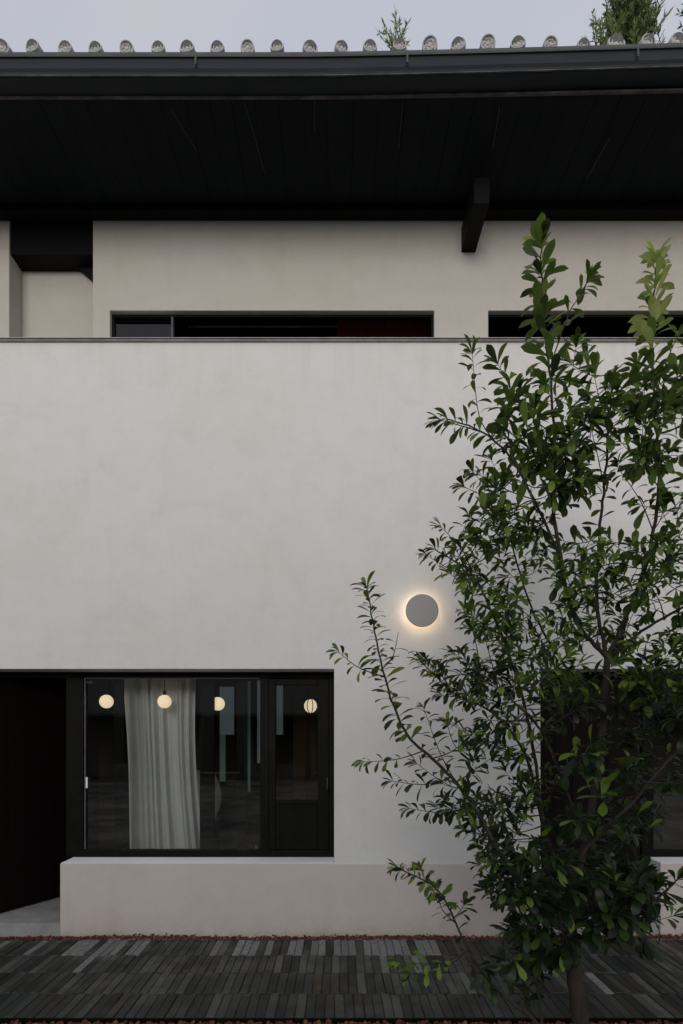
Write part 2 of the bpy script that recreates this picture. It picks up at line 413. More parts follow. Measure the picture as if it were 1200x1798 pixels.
IF = [(0, 11, 5), (0, 5, 1), (0, 1, 7), (0, 7, 10), (0, 10, 11), (1, 5, 9), (5, 11, 4), (11, 10, 2), (10, 7, 6), (7, 1, 8), (3, 9, 4), (3, 4, 2), (3, 2, 6), (3, 6, 8), (3, 8, 9), (4, 9, 5), (2, 4, 11), (6, 2, 10), (8, 6, 7), (9, 8, 1)]
def stone(mb, c, r):
    s = Vector((rnd.uniform(.8, 1.25), rnd.uniform(.8, 1.25), rnd.uniform(.6, 1.0)))
    mb.mesh([Vector(c) + Vector((v.x * s.x, v.y * s.y, v.z * s.z)) * r * rnd.uniform(.75, 1.2) for v in IV], IF)
mb = MB()
Yb = Y0 + YR * NR
x = -3.4
while x < 3.7:
    for k in range(4):
        heap = 0.006 + 0.006 * math.sin(x * 3.1) + (0.012 if rnd.random() < .08 else 0)
        stone(mb, (x + rnd.uniform(-.01, .01), Yb + 0.004 + k * 0.016 + rnd.uniform(-.006, .006), -0.006 + heap + rnd.uniform(-.004, .008)), rnd.uniform(.006, .0125))
    x += 0.0155
o = mb.build('red_gravel_strip', LAVA); o['kind'] = 'stuff'
mb = MB()
x = -2.3
while x < 2.6:
    y = 2.55
    while y < Y0 - 0.02:
        stone(mb, (x + rnd.uniform(-.01, .01), y + rnd.uniform(-.008, .008), -0.018 + rnd.uniform(-.006, .01)), rnd.uniform(.009, .018)); y += 0.021
    x += 0.021
o = mb.build('red_gravel_bed', LAVA); o['kind'] = 'stuff'

# ================================================================== the house
YL, YT, YU, YN = 4.2, 4.397, 4.8, 5.0       # lower wall face, its back, upper wall face, niche back
kL = YL / F
zt = Z(600, YL); zh = Z(1175, YL); zs_ = Z(1517, YL)
xw0, xw1 = X(107, YL), X(587, YL); xd0, xd1 = X(950, YL), X(1161, YL)
XL, XR = -6.0, 6.5
house = empty('courtyard_house', (0, YL, 0), 'white plastered two storey house with deep black eaves behind the tree', 'house')
mb = MB()
wall_mesh(mb, XL, XR, -0.05, zt, YL, YT, [(-3.3, xw0, -0.1, zh), (xw0, xw1, zs_, zh), (xd0, xd1, -0.1, zh), (xd1, 5.2, zs_, zh)])
mb.build('lower_wall', PL, house, bevel=0.006)
# plinth band under the window line, a few mm proud of the wall; sill tops brighter
def plinth(x0, x1, endl, endr):
    mb = MB(); mb.box(x0 - (0.004 if endl else -0.001), x1 + (0.004 if endr else -0.001), YL - 0.004, YL + 0.02, -0.05, zs_)
    mb.build('plinth', PLB, house, bevel=0.003)
plinth(xw0, xd0, True, True); plinth(xd1, XR, True, False)
for (a, b) in ((xw0, xw1), (xd1, 5.2)):
    mb = MB(); mb.box(a + 0.002, b - 0.002, YL - 0.002, YT + 0.03, zs_ + 0.001, zs_ + 0.008)
    mb.build('window_ledge', SILL, house, bevel=0.002)
for (a, b) in ((-3.3, xw0 - 0.006), (xd0 + 0.006, xd1 - 0.006)):
    mb = MB(); mb.box(a, b, YL + 0.002, 5.6, -0.05, Z(1622, YL))
    mb.build('doorstep', CONC, house, bevel=0.005)
# coping
mb = MB()
mb.prism_x([(YL - 0.022, zt - 0.004), (YL - 0.022, zt + 0.020), (YU - 0.003, zt + 0.034), (YU - 0.003, zt)], [XL, XR])
mb.build('coping', COPE, house, bevel=0.002)
mb = MB(); mb.box(XL, XR, YL - 0.027, YL - 0.0225, zt + 0.004, zt + 0.009)
mb.build('coping_lip', FRAME, house)

# upper wall
xu0 = X(163, YU)
uw0, uw1, uw2 = X(193, YU), X(763, YU), X(858, YU)
zuh = Z(545, YU)
mb = MB()
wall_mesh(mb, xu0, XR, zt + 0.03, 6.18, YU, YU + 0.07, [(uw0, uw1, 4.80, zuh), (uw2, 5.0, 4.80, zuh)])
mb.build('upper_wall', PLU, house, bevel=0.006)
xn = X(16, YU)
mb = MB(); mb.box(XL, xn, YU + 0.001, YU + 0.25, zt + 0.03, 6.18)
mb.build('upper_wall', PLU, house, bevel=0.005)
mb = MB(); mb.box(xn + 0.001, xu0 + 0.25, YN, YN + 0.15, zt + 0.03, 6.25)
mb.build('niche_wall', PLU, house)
# black bulkhead over the niche and small dark wedge beside it
zb = Z(443, YU)
mb = MB(); mb.box(xn - 0.012, xu0 + 0.01, YU + 0.02, YN - 0.002, zb, 6.2)
mb.build('bulkhead', BEAM, house, bevel=0.003)
a = P(141, 470, YN - .005); b = P(172, 503, YN - .005); 
mb = MB()
pr = [(a.x, zb - 0.002), (b.x, b.z), (b.x, zb - 0.002)]
vs = [(p[0], y, p[1]) for y in (YN - 0.06, YN - 0.003) for p in pr]
mb.mesh(vs, [(0, 1, 2), (5, 4, 3), (0, 3, 4, 1), (1, 4, 5, 2), (2, 5, 3, 0)])
mb.build('dark_wedge', BEAM, house)  # dark wedge at the upper right of the niche

# upper windows
def upper_window(x0, x1, posts, left_sash):
    y = YU + 0.045
    w_ = MB()
    w_.box(x0 - .0, x1, y, y + 0.05, zuh - 0.022, zuh - 0.002)
    w_.box(x0, x0 + 0.02, y, y + 0.05, 4.80, zuh - 0.022); w_.box(x1 - 0.02, x1, y, y + 0.05, 4.80, zuh - 0.022)
    w_.box(x0 + .02, x1 - .02, y, y + 0.05, 4.80, 4.84)
    wo = w_.build('upper_window', FRAME, house)
    prev = x0 + 0.02
    for p in posts + [x1 - 0.02]:
        if left_sash and prev < x0 + .03:
            g_ = MB(); g_.box(prev, p, y + 0.022, y + 0.028, 4.84, zuh - 0.022); g_.build('pane', GLASS, wo)
        if p < x1 - 0.03:
            q = MB(); q.box(p - 0.009, p + 0.009, y - 0.004, y + 0.046, 4.84, zuh - 0.022); q.build('mullion', LIP if left_sash else FRAME, wo)
        prev = p
    return wo
upper_window(uw0, uw1, [X(303, YU + .05)], True)
upper_window(uw2, 5.0, [3.4], False)
# loft room behind
mb = MB(); mb.box(xu0 + 0.02, 5.3, YU + 0.101, YU + 3.2, 4.72, 6.17)
mb.f = [tuple(reversed(f)) for f in mb.f]; 
mb2 = MB(); v = mb.v
for i, f in enumerate(mb.f):
    ys = [v[k][1] for k in f]
    if max(ys) < YU + 0.3: continue       # open towards the windows
    mb2.poly([v[k] for k in f])
mb2.build('loft_room', BEAM, house)
mb = MB(); mb.box(X(330, 5.4), X(592, 5.4), 5.40, 5.412, Z(574, 5.4), Z(571.5, 5.4))
o = mb.build('curtain_rod', COPE); tag(o, 'thin rail running across inside the long upper window', 'rail')
rb = empty('red_blind', (X(680, 5.0), 5.09, 5.05), 'dark red slatted blind behind the right end of the long upper window', 'blind')
x = X(592, 5.1)
while x < uw1 + 0.12:
    m = MB(); m.box(x, x + 0.022, 5.085 + rnd.uniform(0, .008), 5.10, 5.05, 5.62); m.build('slat', REDB, rb); x += 0.0265

# ---- eaves: everything follows the slight rise to the right
SL = 0.05
RSL = 0.467
def soff(Y): return 6.19 + SL * (Y - YU)
def rise(x, a=0.056): 
    t = max(0, min(1.4, (x + 0.2) / 2.3)); return a * t ** 1.25
YE = 3.89
sf = MB(); sf.box(-5.2, 5.4, YE + 0.03, 8.0, 0.03, 0.05, fn=lambda v: Vector((v.x, v.y, v.z + soff(v.y) + rise(v.x) * (v.y < 4))))
soffit = sf.build('soffit', BEAM, house)
x = -5.0; 
while x < 5.2:
    wd = rnd.uniform(0.15, 0.20)
    d = rnd.uniform(0, 0.003); gp = rnd.uniform(0.0015, 0.0035)
    m = MB()
    def fn(v): return Vector((v.x, v.y, v.z + soff(v.y) + (rise(v.x, .037) if v.y < 4 else 0)))
    m.box(x, x + wd - gp, YE, 6.0, d, 0.028, fn=fn)
    m.build('board', SOFFIT, soffit)
    x += wd
# pale seam strips on a few joints (thin battens)
BAT = mat('pale_batten', (0.055, 0.055, 0.055), 0.7)
for (p0, p1, yy0, yy1) in ((430, 465, 180, 302), (1072, 1030, 240, 315), (708, 700, 180, 260), (553, 553, 175, 230), (878, 866, 185, 260), (300, 345, 190, 262)):
    m = MB()
    def pt(px, py):
        tt = (VY - py) / F
        Yv = (6.19 - SL * YU - EYE) / (tt - SL); return P(px, py, Yv)
    a = pt(p0, yy0); b = pt(p1, yy1)
    dn = Vector((0, 0, -0.004))
    hw = 0.0022
    vs = [a + Vector((-hw, 0, .0)) + dn, a + Vector((hw, 0, 0)) + dn, b + Vector((hw, 0, 0)) + dn, b + Vector((-hw, 0, 0)) + dn]
    vs += [q + Vector((0, 0, 0.012)) for q in vs]
    m.mesh(vs, [(0, 1, 2, 3), (7, 6, 5, 4), (0, 4, 5, 1), (1, 5, 6, 2), (2, 6, 7, 3), (3, 7, 4, 0)])
    m.build('batten', BAT, soffit)
# wall plate
mb = MB(); mb.box(-5.2, 5.4, 4.70, 4.799, 6.128, soff(4.7) + 0.01); mb.build('wall_plate', BEAM, house, bevel=0.004)
# projecting beams
for px in (823,):
    m = MB(); w2 = 0.063
    xc = X(px, YU)
    zbt = Z(443, YU)
    m.box(xc - w2, xc + w2, 4.355, YU + 0.05, zbt, zbt + 0.215)
    m.build('bracket_beam', BEAM, house, bevel=0.005)
# fascia, gutter
EDGE = mat('worn_edge', (0.10, 0.10, 0.10), 0.6)
link(EDGE, ramp(EDGE, noise(EDGE, 5, 6, 0.75, stretch=(1, 2, 2)), [(0.4, (0.02, 0.02, 0.022)), (0.65, (0.10, 0.098, 0.098))]), 'Base Color')
xs = [-5.2 + i * 0.2 for i in range(54)]
fz = lambda v: Vector((v.x, v.y, v.z + rise(v.x)))
fz2 = lambda v: Vector((v.x, v.y, v.z + rise(v.x, .040)))
zf = Z(171, 3.8650)
mb = MB(); mb.prism_x([(3.8650, zf + 0.001), (3.8650, 6.25), (YE - 0.002, 6.25), (YE - 0.002, zf + 0.001)], xs, fz2); mb.build('fascia', BEAM, house)
mb = MB(); mb.prism_x([(3.8560, zf - 0.004), (3.8560, zf + 0.008), (3.8640, zf + 0.008), (3.8750, zf - 0.004)], xs, fz2); mb.build('drip_strip', EDGE, house)
EDGE2 = None
zg0, zg1 = Z(134, 3.7450), Z(97, 3.7450)
prof = [(3.7530, zg0), (3.7450, zg0 + 0.006), (3.7450, zg0 + 0.030), (3.7350, zg0 + 0.045), (3.7350, zg1 - 0.032), (3.7390, zg1 - 0.004), (3.7420, zg1 - 0.004),
        (3.7420, zg0 + 0.044), (3.7520, zg0 + 0.031), (3.7520, zg0 + 0.006), (3.8550, zg0 + 0.010), (3.8550, zg1 - 0.01), (3.8610, zg1 - 0.01), (3.8610, zg0)]
mb = MB()
xsl = [x for x in xs]
n = len(prof)
mb.prism_x(prof, xsl, fz)
mb.f = mb.f[:-2]; mb.m = mb.m[:-2]; mb.smooth = mb.smooth[:-2]
gutter = mb.build('gutter', GUT, house)
mb = MB(); mb.prism_x([(3.7400, zg0 + .001), (3.7400, zg0 + .007), (3.7445, zg0 + .007), (3.7480, zg0 + .001)], xs, fz); mb.build('gutter_bead', EDGE, gutter)
mb = MB(); mb.prism_x([(3.7250, zg1 - 0.032), (3.7210, zg1 - 0.024), (3.7210, zg1 - 0.006), (3.7270, zg1), (3.7385, zg1), (3.7385, zg1 - 0.005), (3.7335, zg1 - 0.032)], xs, fz)
mb.build('gutter_lip', LIP, gutter)
for px in (345, 715, 1118):
    x = X(px, 3.7430); m = MB(); m.box(x - .006, x + .006, 3.7195, 3.7209, zg1 - .09, zg1 - .004, fn=fz); m.build('gutter_joint', LIP, gutter)
    m = MB(); m.box(x - .012, x + .012, 3.7315, 3.7345, zg0 + .047, zg1 - .034, fn=fz); m.build('gutter_joint', GUT, gutter)

# roof deck and tiles
RZ = 6.335
def rz_(Y): return RZ + RSL * (Y - 3.825)
mb = MB(); mb.prism_x([(3.88, rz_(3.88) - 0.03), (3.825, rz_(3.825)), (8.0, rz_(8.0)), (11.5, rz_(8.0) - 1.6), (11.5, rz_(8.0) - 1.8), (8.0, rz_(8.0) - 0.08)], xs, lambda v: Vector((v.x, v.y, v.z + 0.2 * rise(v.x))))
roof = mb.build('roof_deck', TILEB, house)
tiles = [(3, 84), (58, 84), (115, 86), (168, 87), (223, 86), (278, 86), (329, 86), (382, 86), (435, 85), (487, 84), (545, 86), (600, 85), (650, 84), (702, 81), (755, 80), (805, 80), (857, 77), (910, 78), (967, 79), (1025, 82), (1082, 78), (1138, 76), (1190, 75)]
tiles = [(3 - 54 * i, 84) for i in range(1, 14)] + tiles + [(1190 + 54 * i, 73) for i in range(1, 14)]
for (px, py) in tiles:
    Yd = 3.815 + rnd.uniform(-.006, .006)
    c0 = P(px, py, Yd); r = 0.0515 * rnd.uniform(.93, 1.07) * (1.15 if px > 1040 else 1)
    yaw = rnd.uniform(-.10, .10)
    m = MB()
    pts = []; dirv = Vector((rnd.uniform(-.012, .012), 1, RSL)).normalized()
    for i in range(9):
        d = 0.002 + i * 0.26
        pts.append(c0 + dirv * d)
        if i: pts.append(c0 + dirv * (d + 0.004))
    rr = [r * 0.93 if i % 2 == 0 else r * 0.86 for i in range(len(pts))]
    m.tube(pts, rr, 14)
    t = m.build('barrel_tile', TILEB, house, origin=c0)
    e = MB()   # moulded round tile end: rim, hollow ring and boss
    prof = [(0, -.010), (r * .16, -.010), (r * .26, -.005), (r * .40, -.004), (r * .48, -.009), (r * .56, -.009), (r * .62, -.004), (r * .78, -.004), (r * .84, -.013), (r * .96, -.013), (r, -.008), (r, .02), (0, .02)]
    e.lathe(prof, (0, 0, 0), 'Y', 22, sm=False)
    for k in range(6):
        a_ = k * math.pi / 3 + rnd.random() * .3
        q = Vector((math.cos(a_) * r * .34, 0, math.sin(a_) * r * .34)); q2 = Vector((math.cos(a_ + .5) * r * .72, 0, math.sin(a_ + .5) * r * .72))
        e.tube([q + Vector((0, -.005, 0)), (q + q2) / 2 + Vector((0, -.009, 0)), q2 + Vector((0, -.005, 0))], [.002, .004, .002], 5)
    eo = e.build('tile_end', TILE); eo.parent = t; eo.rotation_euler = (R(12) + rnd.uniform(-.06, .06), rnd.uniform(0, 6), yaw)
    eo.rotation_euler.rotate_axis('Y', 0)

# ---- ground floor windows and doors
YF = YT - 0.002; ft = 0.06
zh1 = zh - 0.003
lw = MB()
def bx(px0, px1, pz0, pz1, y0=None, y1=None, mbx=None):
    y0 = YF if y0 is None else y0; y1 = y0 + ft if y1 is None else y1
    mbx.box(X(px0, y0), X(px1, y0), y0, y1, Z(pz1, y0), Z(pz0, y0))
bx(-300, 587.5, 1178, 1190, mbx=lw)                  # head
bx(116, 146, 1190, 1506, mbx=lw)                     # post beside the door
bx(146, 587.5, 1493, 1506, mbx=lw)                   # bottom rail
bx(457, 472, 1190, 1493, mbx=lw)
bx(577, 587.5, 1190, 1493, mbx=lw)
window = lw.build('ground_window', FRAME, house, bevel=0.003)
m = MB(); bx(146, 457, 1190, 1493, YF + .025, YF + .031, m); m.build('pane', GLASS, window)
m = MB(); bx(148, 150, 1192, 1491, YF + .006, YF + .02, m); bx(148, 456, 1190.5, 1192, YF + .006, YF + .02, m); m.build('glazing_bead', COPE if False else LIP, window)
m = MB(); bx(150.5, 153.5, 1365, 1384, YF - .004, YF + .005, m); m.build('latch', SILL, window)
sash = MB()
y = YF - 0.008
for a_ in ((472, 484, 1192, 1492), (558, 577, 1192, 1492), (484, 558, 1192, 1203), (484, 558, 1404, 1412)):
    bx(*a_, y, y + .05, sash)
bx(484, 558, 1412, 1492, y + .012, y + .045, sash)
so = sash.build('sash', FRAME, window, bevel=0.003)
m = MB(); bx(484, 558, 1203, 1404, y + .022, y + .028, m); m.build('sash_pane', GLASS, window)
m = MB(); m.tube([P(575, 1366, y - .02), P(575, 1386, y - .02)], .004, 8); m.tube([P(575, 1368, y - .02), P(575, 1368, y)], .003, 6); m.tube([P(575, 1384, y - .02), P(575, 1384, y)], .003, 6)
m.build('handle', LIP, window)

# open door leaf on the left
a = Vector((-2.80, 4.36, 0)); b = Vector((-2.30, 5.26, 0)); dv = (b - a).normalized(); nv = Vector((dv.y, -dv.x, 0))
door = empty('door', (0, 0, 0), '', ''); del door['label']; del door['category']
door.parent = house; door.location = Vector((0, 0, 0)) - house.location
def leaf_box(s0, s1, z0, z1, t0, t1, name, mt):
    m = MB(); vs = [a + dv * s + nv * t + Vector((0, 0, z)) for z in (z0, z1) for t in (t0, t1) for s in (s0, s1)]
    m.mesh(vs, [(0, 2, 3, 1), (4, 5, 7, 6), (0, 1, 5, 4), (2, 6, 7, 3), (0, 4, 6, 2), (1, 3, 7, 5)])
    o = m.build(name, mt, door, bevel=.002); return o
zfl = Z(1622, YL)
for i in range(7): leaf_box(i * 0.145, i * 0.145 + 0.141, zfl + .01, zh - .02, -.02, .02, 'plank', DOORWOOD)
leaf_box(0.02, 1.0, 0.5, 0.62, -.045, -.021, 'rail', DOORWOOD); leaf_box(0.02, 1.0, 1.6, 1.72, -.045, -.021, 'rail', DOORWOOD)
# closed dark door in the right opening and the window beyond it
dw = MB()
yd = YT - 0.02
def bxr(m_, x0, x1, z0, z1, y0=yd, y1=yd + .05): m_.box(x0, x1, y0, y1, z0, z1)
bxr(dw, xd0 + .001, xd0 + .05, zfl + .001, zh1); bxr(dw, xd1 - .045, xd1 - .001, zfl + .001, zh1); bxr(dw, xd0 + .05, xd1 - .045, zh1 - .05, zh1)
rd = dw.build('door', FRAME, house, bevel=.003)
x = xd0 + .052; n = 6; wd = (xd1 - .047 - x) / n
for i in range(n):
    m = MB(); bxr(m, x + i * wd, x + (i + 1) * wd - .004, zfl + .012, zh1 - .055, yd + .012 + (i % 2) * .002, yd + .04); m.build('plank', DOORWOOD, rd)
rw = MB()
bxr(rw, xd1 + .001, xd1 + .06, zs_ + .01, zh1, YF, YF + ft); bxr(rw, xd1 + .06, 5.199, zh1 - .05, zh1, YF, YF + ft); bxr(rw, xd1 + .06, 5.199, zs_ + .01, zs_ + .06, YF, YF + ft)
bxr(rw, 3.9, 3.96, zs_ + .06, zh1 - .05, YF, YF + ft)
rwo = rw.build('ground_window', FRAME, house, bevel=.003)
m = MB(); bxr(m, xd1 + .06, 5.19, zs_ + .06, zh1 - .05, YF + .025, YF + .031); m.build('pane', GLASS, rwo)

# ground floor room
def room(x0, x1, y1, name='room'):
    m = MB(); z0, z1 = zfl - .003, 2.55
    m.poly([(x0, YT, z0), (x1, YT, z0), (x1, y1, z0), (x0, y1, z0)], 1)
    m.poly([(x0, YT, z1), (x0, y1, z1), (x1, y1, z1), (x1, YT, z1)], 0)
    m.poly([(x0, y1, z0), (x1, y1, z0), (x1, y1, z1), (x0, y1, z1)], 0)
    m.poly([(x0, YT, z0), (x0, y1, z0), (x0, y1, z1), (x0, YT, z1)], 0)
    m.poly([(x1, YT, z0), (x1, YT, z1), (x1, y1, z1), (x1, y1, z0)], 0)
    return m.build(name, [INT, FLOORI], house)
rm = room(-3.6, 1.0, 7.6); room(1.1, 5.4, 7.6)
# added glowing panes standing in for sky reflected in the window glass
YB = 7.58
for (p0, p1, q0, q1, mt) in ((386, 411, 1206, 1290, PANE_GLOW2), (386, 396, 1290, 1372, PANE_GLOW), (452, 457, 1195, 1340, PANE_GLOW2), (486, 497, 1196, 1290, PANE_GLOW2), (433, 440, 1196, 1390, PANE_GLOW), (150, 162, 1196, 1350, PANE_GLOW)):
    m = MB(); m.box(X(p0, YB), X(p1, YB), YB, YB + .01, Z(q1, YB), Z(q0, YB)); f_ = m.build('glow_pane', mt, rm)
# posts added just inside the glass for the dark bands reflected in it
sc = empty('reflected_posts', (X(290, 4.52), 4.52, zfl), 'slim dark posts added inside the large window in place of reflected dark bands', 'posts')
for (p0, p1) in ((201, 216), (351, 376), (416, 434)):
    m = MB(); m.box(X(p0, 4.5), X(p1, 4.5), 4.5, 4.53, zfl, 2.5); m.build('post', BEAM, sc)
m = MB(); m.box(X(190, 4.53), X(440, 4.53), 4.531, 4.55, 2.42, 2.5); m.build('added_top_rail', BEAM, sc)

# curtain
cu = MB(); nx, nz = 150, 26
YC = 4.80
grid = []
for j in range(nz + 1):
    v = j / nz; z = 0.35 + v * (2.45 - 0.35)
    t = 1 - min(1, max(0, (z - Z(1490, YC)) / (Z(1190, YC) - Z(1490, YC))))
    xa = X(214 + 9 * math.sin(min(1, t * 1.6) * 1.5) + 2 * t, YC); xb = X(345 + 12 * t ** 1.5 - 5 * math.sin(t * 3.1), YC)
    for i in range(nx + 1):
        u = i / nx
        s_ = u + 0.03 * math.sin(u * 13 + 1) + 0.012 * math.sin(u * 31 + v * 2)
        d = 0.034 * math.sin(s_ * 2 * math.pi * 6.3 + 0.5 * math.sin(v * 2)) + 0.014 * math.sin(s_ * 2 * math.pi * 14.7 + v * 1.3) + 0.01 * math.sin(u * 60) * (1 - v)
        cu.v.append((xa + (xb - xa) * u, YC + d, z))
for j in range(nz):
    for i in range(nx):
        q = j * (nx + 1) + i; cu.f.append((q, q + 1, q + nx + 2, q + nx + 1)); cu.m.append(0); cu.smooth.append(True)
o = cu.build('curtain', CURT); tag(o, 'sheer off white curtain hanging in loose folds behind the large window', 'curtain')
o.modifiers.new('thickness', 'SOLIDIFY').thickness = 0.002

# globe lamps in the room
def globe(px, py, Yg, r, label, ringed=False):
    c = P(px, py, Yg); t = empty('globe_lamp', c, label, 'lamp', 'round glass lamps inside the ground floor room')
    m = MB(); prof = [(r * math.sin(math.pi * k / 14), -r * math.cos(math.pi * k / 14)) for k in range(15)]
    m.lathe(prof, (0, 0, 0)); o = m.build('globe', GLOBE); o.parent = t
    if ringed:  # dark rings added to break up the globe like a reflection
        for k in range(4):
            m = MB(); a0 = k * .8 + .3
            m.tube([((r + .004) * math.sin(t_2) * math.cos(a0), (r + .004) * math.sin(t_2) * math.sin(a0), (r + .004) * math.cos(t_2)) for t_2 in [q * math.pi / 8 for q in range(17)]], .0045, 5)
            o = m.build('break_ring', FRAME); o.parent = t
    m = MB(); m.tube([(0, 0, r - .002), (0, 0, r + .03)], .014, 10); m.tube([(0, 0, r + .03), (0, 0, 2.55 - c.z)], .003, 6)
    o = m.build('cord', FRAME); o.parent = t
globe(187, 1232, 4.62, .058, 'glowing cream globe lamp left of the curtain, cut by an added dark post')
globe(289, 1232, 4.62, .058, 'glowing cream globe lamp in front of the white curtain')
globe(383, 1236, 4.62, .058, 'glowing cream globe lamp right of the curtain beside the added teal glow pane')
globe(546, 1240, 5.6, .072, 'ringed globe lamp added for the broken lamp reflection in the narrow sash', True)  # added lamp standing in for a reflected one

# grey chair behind the curtain
ch = empty('lounge_chair', (X(352, 6.6), 6.6, zfl), 'grey rounded lounge chair half hidden behind the curtain', 'chair')
CH = mat('grey_upholstery', (0.5, 0.49, 0.47), 0.9)
m = MB(); pts = []
for j in range(7):
    for i in range(7):
        u = (i / 6 - .5) * 2; v = j / 6
        wv = .26 * (math.sin(math.pi * (.12 + .8 * v)) ** .6) 
        pts.append((u * wv, .10 * u * u * -1 + .10 * v, .42 + .62 * v))
m.mesh(pts, [(j * 7 + i, j * 7 + i + 1, j * 7 + i + 8, j * 7 + i + 7) for j in range(6) for i in range(6)], 0, True)
o = m.build('backrest', CH); o.parent = ch; o.modifiers.new('thickness', 'SOLIDIFY').thickness = .05; s = o.modifiers.new('round', 'SUBSURF'); s.levels = 2; s.render_levels = 2
m = MB(); m.box(-.25, .25, -.46, .02, .34, .46); o = m.build('seat', CH, bevel=.04); o.parent = ch
for sx in (-1, 1):
    for y_ in (-.42, -.02):
        m = MB(); m.tube([(sx * .2, y_, .34), (sx * .23, y_, 0)], [.016, .01], 8); o = m.build('leg', BEAM); o.parent = ch
# amber basket on a low table
AMB = mat('amber_wicker', (0.22, 0.10, 0.02), 0.7)
tb = empty('low_table', (X(425, 4.75), 4.75, zfl), 'low dark table inside behind the bottom right of the large window', 'table')
m = MB(); m.box(-.22, .14, -.14, .14, .40, .43); o = m.build('tabletop', FLOORI, bevel=.004); o.parent = tb
for sx, sy in ((-.2, -.12), (.12, -.12), (-.2, .12), (.12, .12)):
    m = MB(); m.box(sx - .012, sx + .012, sy - .012, sy + .012, 0, .40); o = m.build('leg', BEAM); o.parent = tb
m = MB(); c = (X(432, 4.72), 4.72, zfl + .43)
m.lathe([(0, 0), (.05, 0), (.068, .04), (.072, .08), (.066, .085), (.060, .04), (0, .01)], c, n=20)
o = m.build('basket', AMB); tag(o, 'small amber basket on the low table behind the glass', 'basket')
m = MB(); c = (X(451, 4.72), 4.70, zfl + .43)
m.lathe([(0, 0), (.018, 0), (.018, .05), (.008, .065), (.008, .08), (0, .08)], c, n=16)
o = m.build('bottle', COPE); tag(o, 'tiny pale bottle beside the amber basket', 'bottle')

WOODP = timber('cabinet_wood', (0.05, 0.03, 0.015), (0.085, 0.05, 0.026), 0.6, (1, 6, .5))
cab = empty('cabinet', (X(540, 6.0), 6.0, zfl), 'warm brown wooden cabinet standing deep in the room behind the narrow sash', 'cabinet')
m = MB(); m.box(-.16, .30, 0, .4, 0, 2.2); o = m.build('carcass', WOODP, bevel=.005); o.parent = cab
for k in range(3):
    m = MB(); m.box(-.155 + k * .152, -.008 + k * .152, -.02, -.001, .05, 2.15); o = m.build('door_panel', WOODP, bevel=.003); o.parent = cab

# ---- wall lamp
c = P(739, 1076, YL)
wl = empty('wall_lamp', c, 'round grey disc wall lamp glowing warm round its rim', 'lamp')
r = 29 * (YL - .075) / F
m = MB(); m.lathe([(0, -.078), (r - .003, -.078), (r, -.075), (r, -.070), (r - .002, -.068), (0, -.068)], (0, 0, 0), 'Y', 72, sm=False); o = m.build('disc', DISC); o.parent = wl
m = MB(); m.lathe([(.0, -.012), (.085, -.012), (.085, -.001), (0, -.001)], (0, 0, 0), 'Y', 48, sm=False); o = m.build('backplate', DISC); o.parent = wl
m = MB(); m.lathe([(.090, -.062), (.090, -.035), (.080, -.035), (.080, -.062), (.090, -.062)], (0, 0, 0), 'Y', 48, sm=False); o = m.build('light_ring', LED); o.parent = wl
m = MB(); m.lathe([(.0, -.0675), (.078, -.0675), (.078, -.0125), (0, -.0125)], (0, 0, 0), 'Y', 32, sm=False); o = m.build('housing', FRAME); o.parent = wl

# ---- building across the court (behind the camera, mirrored in the glass)
op = empty('opposite_house', (0, -12, 0), 'plastered house with dark posts across the courtyard, seen only in reflections', 'house')
OPW = mat('opposite_plaster', (0.16, 0.15, 0.14), 0.9)
link(OPW, ramp(OPW, noise(OPW, 1.5, 5), [(0.3, (0.13, 0.12, 0.11)), (0.7, (0.24, 0.22, 0.2))]), 'Base Color')
m = MB(); wall_mesh(m, -19, 19, 0, 2.6, -12.2, -12.0, [(-5.2, -3.6, -.1, 2.3), (-3.2, -1.2, .5, 2.3), (-.8, .9, -.1, 2.3), (1.3, 3.2, .5, 2.3), (3.6, 5.4, -.1, 2.3), (6.2, 8.4, .5, 2.3), (-8.6, -6.2, .5, 2.3)])
m.build('wall', OPW, op)
m = MB(); m.box(-19, 19, -15, -14.9, 0, 2.5); m.build('back_wall', INT, op)
for x in (-5.2, -3.4, -1.0, 1.1, 3.4, 5.4):
    m = MB(); m.box(x - .09, x + .09, -10.9, -10.72, 0, 2.35); m.build('post', BEAM, op)
m = MB(); m.prism_x([(-10.4, 2.3), (-15.5, 4.2), (-15.5, 4.3), (-10.4, 2.4)], [-19, 19]); m.build('roof', TILEB, op)

